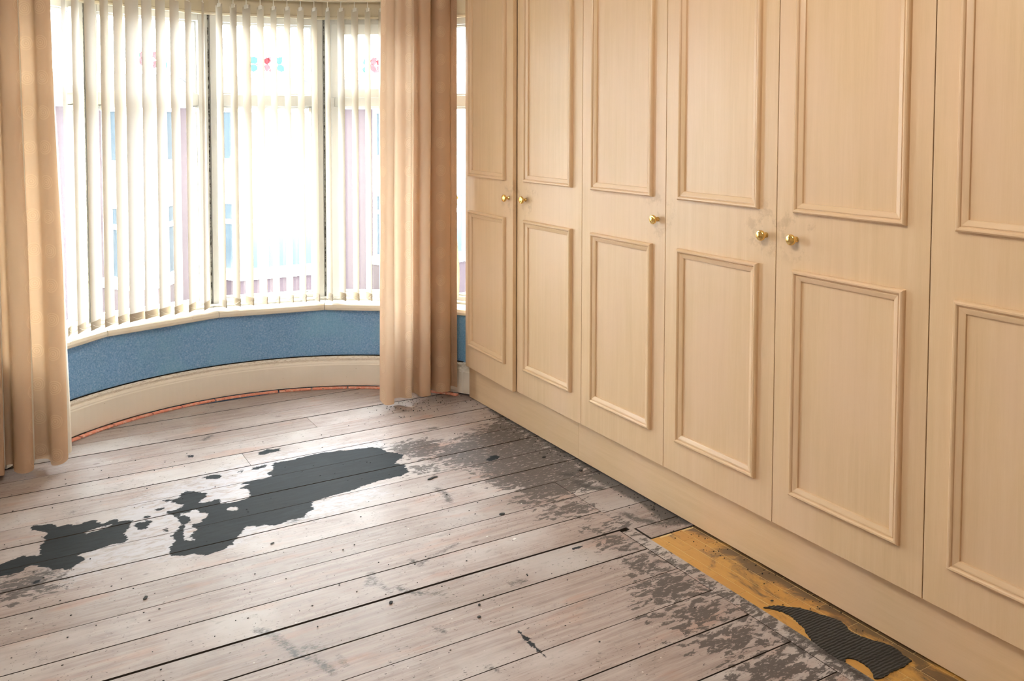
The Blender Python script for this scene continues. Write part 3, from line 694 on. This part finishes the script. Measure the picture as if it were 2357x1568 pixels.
def door(unit, k, knob_side, ajar=0.0):
    ya = D0 + DW - k * DW; yb = ya - DW
    if k == 0: ya = 3.838
    a, b = ya - 0.0014, yb + 0.0014
    m = MB().box(DOOR_X, DOOR_X + 0.019, b, a, Z0, Z1)
    d = m.build('door', V_Z, unit, 0.0012)
    fy, ny_ = yb + DW - 0.0695, yb + 0.0655
    if k == 0: fy = ya - 0.052
    moulding(d, fy, ny_, 1.112, 2.27, DOOR_X); moulding(d, fy, ny_, 0.2785, 0.946, DOOR_X)
    if knob_side: knob(d, yb + 0.040 if knob_side == 'near' else yb + DW - 0.076, 1.035, DOOR_X)
    if ajar:                                        # hinged at the far side
        ang = math.asin(ajar / (ya - yb))
        M_ = Matrix.Translation((DOOR_X, ya, 0)) @ Matrix.Rotation(-ang, 4, 'Z') @ Matrix.Translation((-DOOR_X, -ya, 0))
        d.matrix_local = M_
    return d
def unit(label, ks, sides, ajars):
    u = tag(empty('wardrobe_unit'), label, 'wardrobe', 'fitted wardrobe units along the wall')
    ya = 3.838 if ks[0] == 0 else D0 + DW - ks[0] * DW
    yb = D0 - ks[-1] * DW
    c = MB()
    for (p0, p1) in ((ya - 0.018, ya - 0.0005), (yb + 0.0005, yb + 0.018)): c.box(DOOR_X + 0.021, 2.60, p0, p1, Z0, Z1)
    c.box(DOOR_X + 0.021, 2.60, yb + 0.018, ya - 0.018, Z0, Z0 + 0.018)
    c.box(DOOR_X + 0.021, 2.60, yb + 0.018, ya - 0.018, Z1 - 0.018, Z1)
    c.box(2.590, 2.60, yb + 0.018, ya - 0.018, Z0 + 0.018, Z1 - 0.018)
    c.build('carcass', V_Z, u)
    for k, s_, aj in zip(ks, sides, ajars): door(u, k, s_, aj)
    return u
unit('pale maple double wardrobe next to the window, one door slightly ajar', [0, 1], ['near', 'far'], [0.020, 0])
unit('pale maple single wardrobe door with one brass knob at its right', [2], ['near'], [0])
unit('pale maple double wardrobe with two brass knobs side by side in the middle', [3, 4], ['near', 'far'], [0, 0])
unit('nearest pale maple wardrobe, cut off by the right edge of the photo', [5, 6], ['near', 'far'], [0, 0])
PL = tag(empty('wardrobe_plinth'), 'long maple plinth board running along the floor under the wardrobe doors', 'plinth')
MB().box(PLINTH_X, PLINTH_X + 0.018, 2.8975, 3.845, 0.004, Z0 - 0.0015).build('plinth_board', V_Y, PL, 0.0008)
MB().box(PLINTH_X, PLINTH_X + 0.018, D0 - 6 * DW, 2.8965, 0.004, Z0 - 0.0015).build('plinth_board', V_Y, PL, 0.0008)

# ------------------------------------------------------------------ vertical blind
SL = [(0.2835,4.2161,14.5,14.5),(0.331,4.244,26.0,23.5),(0.390,4.278,31.0,34.0),(0.452,4.317,33.5,28.0),(0.512,4.346,36.5,33.0),(0.572,4.362,53.0,48.0),(0.640,4.394,48.5,38.0),(0.703,4.417,42.5,37.5),(0.769,4.437,35.5,37.5),(0.835,4.454,31.5,30.5),(0.906,4.467,28.5,18.5),(0.984,4.4767,-10.5,-8.0),(1.052,4.476,-10.0,-8.0),(1.115,4.471,-12.5,-11.5),(1.182,4.464,-10.5,-7.0),(1.245,4.453,-7.0,-3.5),(1.310,4.438,-6.0,-3.0),(1.373,4.420,-5.0,-4.0),(1.437,4.398,-3.5,-0.5),(1.499,4.373,-1.0,3.0),(1.559,4.343,-2.0,-4.0),(1.620,4.309,0.5,-2.5),(1.677,4.275,1.0,3.0),(1.735,4.236,3.0,4.0),(1.790,4.195,4.0,5.0),(1.842,4.150,6.0,6.0),(1.878,4.125,8.0,8.0),(2.005,3.985,40.0,40.0)]
BL_ = tag(empty('vertical_blind'), 'ivory vertical slat blind hanging round the bay window', 'blind')
ZT, ZB, SW = 1.948, 0.452, 0.0445
rail = MB()
hr = [(1.200, 1.985), (1.197, 1.990), (1.197, 2.012), (1.202, 2.018), (1.238, 2.018), (1.243, 2.012), (1.243, 1.990), (1.240, 1.985)]
rail.sweep([[pol(r_, -52 + 97 * k / 48, z) for r_, z in hr] for k in range(49)])
rail.build('headrail', HEADC, BL_, 0, False)
for k in range(5):
    a = -44 + 22 * k
    MB().box(-0.012, 0.012, -0.02, 0.02, 2.018, 2.062, lambda u, v, z, a=a: tuple(pol(1.22 + v, a, z) + Vector((math.cos(R(a)) * u, -math.sin(R(a)) * u, 0)))).build('rail_bracket', UPVC, BL_)
def slat(cx, cy, ab, at, zt=ZT):
    V, F = [], []
    nz, nw = 14, 4
    for k in range(nz + 1):
        f = k / nz; z = ZB + 0.036 + (zt - ZB - 0.036) * f; a = R(ab + (at - ab) * f)
        for j in range(nw + 1):
            s_ = -SW + 2 * SW * j / nw; bow = 0.0035 * (1 - (s_ / SW) ** 2) * (0.4 + 0.6 * f)
            V.append((cx + s_ * math.sin(a) + bow * math.cos(a), cy + s_ * math.cos(a) - bow * math.sin(a), z))
    for k in range(nz):
        for j in range(nw):
            p = k * (nw + 1) + j; F.append((p, p + 1, p + nw + 2, p + nw + 1))
    o = MB().add(V, F).build('slat', SLAT, BL_, 0, True)
    a = R(ab)
    def wx(u, v, z): return (cx + u * math.sin(a) + v * math.cos(a), cy + u * math.cos(a) - v * math.sin(a), z)
    MB().box(-SW, SW, -0.0016, 0.0016, ZB, ZB + 0.0375, wx).build('bottom_weight', SLATW, o, 0.0008)
    a2 = R(at)
    def tx(u, v, z): return (cx + u * math.sin(a2) + v * math.cos(a2), cy + u * math.cos(a2) - v * math.sin(a2), z)
    if zt == ZT:
        h = MB(); h.box(-0.020, 0.020, -0.002, 0.002, zt - 0.012, zt + 0.006, tx); h.box(-0.003, 0.003, -0.0015, 0.0015, zt + 0.006, 1.986, tx)
        h.build('hanger', CHAIN, o)
for (cx, cy, ab, at) in SL[:27]:
    slat(cx, cy, ab, at)
# bead chain linking the weights
for rng_ in (range(0, 10), range(11, 26)):
    pts = []
    for k in rng_:
        a, b = SL[k], SL[k + 1]
        pa = (a[0] - 0.8 * SW * math.sin(R(a[2])), a[1] - 0.8 * SW * math.cos(R(a[2]))); pb = (b[0] - 0.8 * SW * math.sin(R(b[2])), b[1] - 0.8 * SW * math.cos(R(b[2])))
        for q in range(8):
            f = q / 8; pts.append((pa[0] + (pb[0] - pa[0]) * f, pa[1] + (pb[1] - pa[1]) * f, ZB + 0.028 - 0.016 * math.sin(math.pi * f)))
    MB().tube(pts, 0.0009, 4).build('bottom_chain', CHAIN, BL_)
# control loop hanging at the right end
lp = []
for q in range(41):
    f = q / 40; ang = f * 2 * math.pi
    u = 0.014 * math.cos(ang); z = 1.46 + 0.53 * math.sin(ang)
    lp.append((2.030 + u, 4.055 - u * 0.3, z))
MB().tube(lp, 0.0014, 5).build('control_loop', CHAIN, BL_)

# ------------------------------------------------------------------ curtains
def catmull(P, n=7):
    out = []
    for i in range(len(P) - 1):
        p0 = P[max(i - 1, 0)]; p1 = P[i]; p2 = P[i + 1]; p3 = P[min(i + 2, len(P) - 1)]
        for k in range(n):
            t_ = k / n
            out.append(tuple(0.5 * (2 * b + (c - a) * t_ + (2 * a - 5 * b + 4 * c - d) * t_ ** 2 + (3 * b - a - 3 * c + d) * t_ ** 3) for a, b, c, d in zip(p0, p1, p2, p3)))
    out.append(P[-1]); return out
def sheet(name, mat, parent, bot, top, zb, zt, thick, rows=40, seed=1, hem=0.012, zslope=0.0):
    """cloth lofted between a plan curve at the hem and one at the heading; UV in metres of cloth"""
    B = catmull(bot); T = catmull(top); n = len(B)
    V, F, UV = [], [], []
    arc = [0.0]
    for i in range(1, n): arc.append(arc[-1] + math.hypot(B[i][0] - B[i - 1][0], B[i][1] - B[i - 1][1]))
    for k in range(rows + 1):
        f = k / rows
        e_ = f ** 1.3
        for i in range(n):
            s_ = i / (n - 1)
            zlo = zb + zslope * s_ + hem * mnoise.noise((arc[i] * 9, seed * 3.1, 0))
            z = zlo + (zt - zlo) * f
            wob = (0.007 * mnoise.noise((arc[i] * 6, z * 1.7, seed)) + 0.005 * mnoise.noise((arc[i] * 22, z * 0.9, seed + 4))) * math.sin(math.pi * min(1, f * 1.2 + 0.05))
            x = B[i][0] * (1 - e_) + T[i][0] * e_; y = B[i][1] * (1 - e_) + T[i][1] * e_
            V.append((x + wob, y + wob, z)); UV.append((arc[i], z))
    for k in range(rows):
        for i in range(n - 1):
            p = k * n + i; F.append((p, p + 1, p + n + 1, p + n))
    me = bpy.data.meshes.new(name); me.from_pydata(V, [], F)
    uvl = me.uv_layers.new(name='UVMap')
    uvl.data.foreach_set('uv', [c for l in me.loops for c in UV[l.vertex_index]])
    me.polygons.foreach_set('use_smooth', [True] * len(me.polygons))
    me.materials.append(mat)
    o = bpy.data.objects.new(name, me); COL.objects.link(o); o.parent = parent
    return o
def gather(P, xc, kx, ky, yc):
    return [(xc + (x - xc) * kx, yc + (y - yc) * ky) for x, y in P]
# left
YL = 3.865
LB = [(-0.34, 0.0), (-0.31, 0.04), (-0.27, -0.02), (-0.235, 0.045), (-0.19, -0.025), (-0.15, 0.04), (-0.115, -0.02), (-0.08, -0.03), (-0.060, 0.045), (-0.035, 0.05), (-0.026, -0.02), (0.010, -0.035), (0.022, -0.028), (0.024, 0.03), (0.050, 0.035), (0.056, -0.022), (0.090, -0.045), (0.120, -0.030), (0.122, 0.040), (0.155, 0.048), (0.178, 0.02), (0.184, -0.022), (0.215, -0.032), (0.238, -0.012), (0.244, 0.018)]
LB = [(x, YL + min(1.45 * d, 0.048)) for x, d in LB]
LT = [(x - 0.034 * max(0, min(1, (x + 0.1) / 0.34)), YL + (y - YL) * 0.8) for x, y in LB]
CL = tag(empty('curtain'), 'peach patterned curtain hanging at the left edge of the bay', 'curtain', 'pair of peach curtains')
sheet('fabric', CURTAIN, CL, LB, LT, 0.030, 2.20, 0.001, seed=2)
LL = [(x + 0.004, y + 0.014) for x, y in LB[8:]] ; LL[-1] = (0.258, YL + 0.03); LL[-2] = (0.247, YL + 0.004)
LLT = [(x - 0.034 * max(0, min(1, (x + 0.1) / 0.34)), YL + (y - YL) * 0.8) for x, y in LL]; LLT[-1] = (0.200, YL + 0.035); LLT[-2] = (0.196, YL + 0.02)
sheet('lining', LINING, CL, LL, LLT, 0.055, 2.20, 0.001, seed=5)
# right
YR = 3.905
RB = [(1.606, 0.045), (1.598, 0.0), (1.606, -0.028), (1.640, -0.030), (1.652, 0.006), (1.672, 0.022), (1.695, 0.012), (1.712, -0.014), (1.738, -0.018), (1.752, 0.012), (1.770, 0.026), (1.776, 0.0), (1.774, -0.034), (1.800, -0.046), (1.830, -0.036), (1.842, 0.010), (1.858, 0.044), (1.866, 0.046), (1.862, -0.012), (1.880, -0.044), (1.925, -0.042), (1.948, -0.02), (1.950, 0.03), (1.962, 0.034), (1.966, -0.012), (1.985, -0.018), (2.000, 0.008), (2.002, 0.05), (1.985, 0.075), (1.955, 0.065), (1.93, 0.085), (1.90, 0.066), (1.87, 0.088), (1.84, 0.07), (1.81, 0.085), (1.795, 0.075)]
RB = [(x, min(YR + (1.3 * d if d < 0.05 else d), BC.y + math.sqrt(1.16 ** 2 - (x - BC.x) ** 2))) for x, d in RB]
RB = [(x - 0.55 * max(0.0, x - 1.945), y) for x, y in RB]
RT = [(1.614 + (x - 1.598) * 0.97, YR + (y - YR) * 0.85) for x, y in RB]
CRR = tag(empty('curtain'), 'peach patterned curtain hanging beside the wardrobe, glowing against the window', 'curtain', 'pair of peach curtains')
sheet('fabric', CURTAIN, CRR, RB, RT, 0.022, 2.20, 0.001, seed=9, zslope=0.05)
# curtain track above the opening (out of frame)
TR = tag(empty('curtain_track'), 'white curtain track on the wall above the bay', 'track')
MB().box(-0.42, 2.03, 3.862, 3.886, 2.205, 2.222).build('rail', UPVC, TR, 0.002)
for x in (-0.3, 0.4, 1.0, 1.6): MB().box(x, x + 0.02, 3.874, Y_F, 2.222, 2.240).build('bracket', UPVC, TR)

# brass stay and white strap seen between curtain and wardrobe
ST = tag(empty('window_stay'), 'brass window stay on the narrow window beside the wardrobe', 'stay')
A5, t5, n5, L5 = facet(4)
def x5(u, v, z):
    q = A5 + t5 * u + n5 * v; return (q.x, q.y, z)
m = MB(); m.lathe([(0.001, 0), (0.012, 0), (0.012, 0.004), (0.006, 0.006), (0.006, 0.02), (0.010, 0.024), (0.010, 0.030), (0.001, 0.033)], lambda a, b, h: x5(0.14 + a, -0.030 - h, 0.985 + b), 16); m.build('boss', BRASS, ST, 0, True)
m = MB(); m.tube([x5(0.14, -0.052, 0.985), x5(0.150, -0.056, 0.965), x5(0.158, -0.056, 0.950)], 0.005, 8); m.build('arm', BRASS, ST, 0, True)

CS = []
for k in range(13):
    f = k / 12; z = 0.462 + 0.50 * f; w_ = 0.020 - 0.009 * f + 0.003 * math.sin(f * 7); o_ = 0.006 * math.sin(f * 5)
    CS.append([x5(0.150 - w_ + o_, -0.060 - 0.01 * math.sin(f * 9), z), x5(0.150 + o_, -0.064, z), x5(0.150 + w_ + o_, -0.060, z), x5(0.150 + o_, -0.061, z)])
m = MB(); m.sweep(CS)
tag(m.build('cloth_strip', LINING, None, 0, True), 'narrow white cloth strip hanging from the brass stay beside the wardrobe', 'cloth')

# ------------------------------------------------------------------ pink gripper strips along the bay skirting
GA = [(-48.0, -36.9), (-36.5, -28.7), (-28.3, -19.2), (-18.9, -12.2), (-11.9, -4.3), (-4.0, 10.8), (11.1, 18.7), (19.1, 27.6), (28.0, 41.5), (42.0, 56.6)]
words = ['first', 'second', 'third', 'fourth', 'fifth', 'sixth', 'seventh', 'eighth', 'ninth', 'last']
for k, (a0, a1) in enumerate(GA):
    m = MB(); n = 8
    m.sweep([[pol(1.166, a0 + (a1 - a0) * i / n, 0.0006), pol(1.190, a0 + (a1 - a0) * i / n, 0.0006), pol(1.189, a0 + (a1 - a0) * i / n, 0.0078), pol(1.170, a0 + (a1 - a0) * i / n, 0.0078), pol(1.166, a0 + (a1 - a0) * i / n, 0.005)] for i in range(n + 1)])
    lab = 'pink wooden carpet gripper strip, %s from the left along the bay skirting' % words[k]
    if k == 9: lab = 'short pink carpet gripper strip in the corner beside the wardrobe plinth'
    if k == 8: lab = 'pink wooden carpet gripper strip running behind the curtain beside the wardrobe'
    tag(m.build('gripper_strip', GRIP), lab, 'gripper strip', 'pink gripper strips')

# ------------------------------------------------------------------ crumbs of charcoal and flakes on the boards
def chip(x, y, l, w_, h, ang, label, mat=CHAR, name='charcoal_chip', cat='chip', group='charcoal chips on the floorboards'):
    rng = random.Random(int(x * 999)); ca, sa = math.cos(R(ang)), math.sin(R(ang))
    pts = []
    for k in range(8):
        t_ = 2 * math.pi * k / 8; rr = rng.uniform(0.8, 1.1)
        u, v = l / 2 * math.cos(t_) * rr, w_ / 2 * math.sin(t_) * rr
        pts.append((x + u * ca - v * sa, y + u * sa + v * ca))
    return tag(MB().prism(pts, 0.0008, 0.0008 + h * 0.45).build(name, mat, None, h * 0.1), label, cat, group)
chip(1.432, 3.024, 0.030, 0.010, 0.006, 10, 'black charcoal stick lying below the tip of the big slate paint patch')
chip(1.452, 3.030, 0.028, 0.008, 0.006, -12, 'short charcoal sliver touching the black stick below the slate paint')
chip(1.518, 2.621, 0.024, 0.016, 0.004, 0, 'lone square charcoal crumb on a plank joint right of the floor centre')
chip(0.763, 2.813, 0.018, 0.008, 0.003, 30, 'small charcoal crumb just below the lower edge of the big slate patch')
chip(0.958, 2.288, 0.016, 0.012, 0.004, 50, 'three-cornered dark crumb just below the widest plank gap')
chip(1.140, 2.096, 0.012, 0.010, 0.004, 0, 'round dark crumb, nearest one of the pair in the middle foreground')
chip(1.170, 2.150, 0.010, 0.008, 0.003, 40, 'round dark crumb, farther one of the pair in the middle foreground')
chip(0.358, 2.670, 0.022, 0.012, 0.004, 60, 'dark wedge shaped crumb at the left foreground boards')
chip(1.930, 2.990, 0.020, 0.012, 0.004, 0, 'black crumb lying against the plinth near its joint')
chip(1.980, 2.800, 0.018, 0.014, 0.005, 20, 'black crumb by the plinth where the short boards begin')
chip(1.905, 1.742, 0.010, 0.008, 0.003, 0, 'black crumb on the yellow blocks above the adhesive smear')
for (x, y, l, lab) in ((1.46, 2.44, 0.016, 'largest white oval paint flake right of the floor centre'), (1.39, 2.50, 0.010, 'smaller white paint flake up and left of the oval one'), (1.62, 2.66, 0.008, 'tiny white paint flake at the edge of the worn brown paint')):
    chip(x, y, l, l * 0.6, 0.0016, 30, lab, FLAKE, 'paint_flake', 'flake', 'white paint flakes')
# loose grit nobody could count
gr = MB(); rg = random.Random(3)
for k in range(700):
    if k < 260: x, y = PLINTH_X - abs(rg.gauss(0, 0.05)) - 0.004, rg.uniform(1.4, 3.8)
    elif k < 420: x, y = rg.gauss(1.78, 0.14), rg.gauss(3.86, 0.07)
    else: x, y = rg.uniform(0.0, 1.8), rg.uniform(1.7, 3.8)
    if x > PLINTH_X - 0.004: continue
    s_ = rg.uniform(0.0010, 0.0030); a = rg.uniform(0, 3)
    pts = [(x + s_ * math.cos(a + q * 1.57) * rg.uniform(.6, 1.3), y + s_ * 0.7 * math.sin(a + q * 1.57) * rg.uniform(.6, 1.3)) for q in range(4)]
    gr.prism(pts, 0.0004, 0.0004 + s_ * 0.7)
tag(gr.build('floor_grit', CHAR), 'fine black grit scattered over the floorboards', 'grit', kind='stuff')

# ------------------------------------------------------------------ added ceiling lamp, unseen above the frame, fills the room with light
LP = tag(empty('added_fill_lamp'), 'added white globe lamp for fill light, hung unseen above the frame', 'lamp')
lt = NT('fill_lamp_glow'); e_ = lt.n('Emission', {0: (1.0, 0.92, 0.82, 1), 1: FILL_LAMP}).outputs[0]; FILL_GLOW = lt.finish(e_)
LX, LY, LZ = 0.30, 1.45, 2.20
m = MB(); m.lathe([(0.002, -0.14)] + [(0.14 * math.cos(R(a)), 0.14 * math.sin(R(a))) for a in range(-80, 81, 10)] + [(0.002, 0.14)], lambda a, b, h: (LX + a, LY + b, LZ + h), 32); m.build('globe', FILL_GLOW, LP, 0, True)
MB().tube([(LX, LY, LZ + 0.14), (LX, LY, Z_C - 0.02)], 0.004, 8).build('flex', CHAIN, LP)
m = MB(); m.lathe([(0.002, Z_C - 0.035), (0.05, Z_C - 0.03), (0.055, Z_C - 0.001), (0.002, Z_C - 0.001)], lambda a, b, h: (LX + a, LY + b, h), 24); m.build('ceiling_rose', UPVC, LP, 0, True)

# ------------------------------------------------------------------ the street outside
BRICK = plain('pink_red_brick', (0.046, 0.034, 0.038), 0.9, 0.1, 0.2, 30)
STUCCO = plain('white_stucco', (0.80, 0.80, 0.78), 0.8, 0.2, 0.03)
SLATE_R = plain('grey_roof_slate', (0.016, 0.019, 0.024), 0.9, 0.2, 0.2, 6)
FARGLASS = plain('far_window_glass', (0.026, 0.040, 0.050), 0.15, 0.6, 0.2, 1.5)
ASPH = plain('asphalt', (0.20, 0.21, 0.22), 0.9, 0.2, 0.1, 3)
FY, GZ = 24.0, -3.7
tag(MB().box(-40, 60, 6.0, 60, GZ - 0.3, GZ).build('ground', ASPH), kind='structure')
def house(label, xa, xb, b0, b1, curved):
    H = tag(empty('terraced_house'), label, 'house', 'terraced houses across the street')
    MB().box(xa, xb, FY, FY + 7, GZ, 2.02).build('brick_wall', BRICK, H)
    r_ = MB(); r_.add([(xa, FY - 0.35, 2.10), (xb, FY - 0.35, 2.10), (xb, FY + 3.5, 2.75), (xa, FY + 3.5, 2.75), (xa, FY + 7.3, 2.10), (xb, FY + 7.3, 2.10), (xa, FY - 0.35, 2.02), (xb, FY - 0.35, 2.02), (xb, FY + 7.3, 2.02), (xa, FY + 7.3, 2.02)],
        [(0, 1, 2, 3), (3, 2, 5, 4), (6, 7, 1, 0), (9, 8, 7, 6), (4, 5, 8, 9), (0, 3, 4, 9, 6), (1, 7, 8, 5, 2)])
    r_.build('roof', SLATE_R, H)
    MB().box(xa, xb, FY - 0.47, FY - 0.35, 1.98, 2.09).build('gutter', STUCCO, H)
    d = 0.8; sp = 0.45
    plan = [(b0, FY), (b0 + sp, FY - d), (b1 - sp, FY - d), (b1, FY)]
    def grow(g): return [(b0 - g, FY), (b0 + sp - g * 0.5, FY - d - g), (b1 - sp + g * 0.5, FY - d - g), (b1 + g, FY)]
    MB().prism(plan, -0.62, 1.98).build('bay_upper', STUCCO, H)
    MB().prism(plan, -2.52, -0.62).build('bay_lower', STUCCO, H)
    MB().prism(grow(0.06), -2.76, -2.52).build('bay_sill', STUCCO, H)
    MB().prism(plan, GZ, -2.76).build('bay_base', BRICK, H)
    def win(z0, z1, tz):
        for s_ in range(3):
            (ax, ay), (bx, by) = plan[s_], plan[s_ + 1]
            t_ = Vector((bx - ax, by - ay, 0)); L = t_.length; t_.normalize(); n_ = Vector((t_.y, -t_.x, 0))
            def wx(u, v, z): return (ax + t_.x * u + n_.x * v, ay + t_.y * u + n_.y * v, z)
            cols = 3 if s_ == 1 and L > 1.5 else (2 if s_ == 1 else 1)
            m0 = 0.10
            cw = (L - 2 * m0) / cols
            for c_ in range(cols):
                u0 = m0 + c_ * cw + 0.05; u1 = m0 + (c_ + 1) * cw - 0.05
                f_ = MB(); f_.box(u0 - 0.04, u1 + 0.04, 0.0, 0.05, z0 - 0.04, z0, wx); f_.box(u0 - 0.04, u1 + 0.04, 0.0, 0.05, z1, z1 + 0.04, wx)
                f_.box(u0 - 0.04, u0, 0.0, 0.05, z0, z1, wx); f_.box(u1, u1 + 0.04, 0.0, 0.05, z0, z1, wx)
                if tz: f_.box(u0, u1, 0.0, 0.05, tz, tz + 0.12, wx)
                fo = f_.build('window', STUCCO, H)
                if tz:
                    MB().box(u0, u1, 0.0, 0.015, z0, tz, wx).build('pane', FARGLASS, fo); MB().box(u0, u1, 0.0, 0.015, tz + 0.12, z1, wx).build('pane', FARGLASS, fo)
                else: MB().box(u0, u1, 0.0, 0.015, z0, z1, wx).build('pane', FARGLASS, fo)
    win(0.42, 1.62, None); win(-2.46, -0.76, -1.28)
    return H
house('brick terraced house with white bay seen through the left blind slats', -1.2, 4.75, 2.40, 4.12, False)
house('brick terraced house with wide white bay seen through the middle window', 4.78, 8.45, 5.05, 8.05, True)
house('brick terraced house partly seen beside the right curtain', 8.48, 14.0, 9.55, 13.6, True)
house('brick terraced house far left behind the left curtain', -7.2, -1.23, -5.0, -2.6, False)
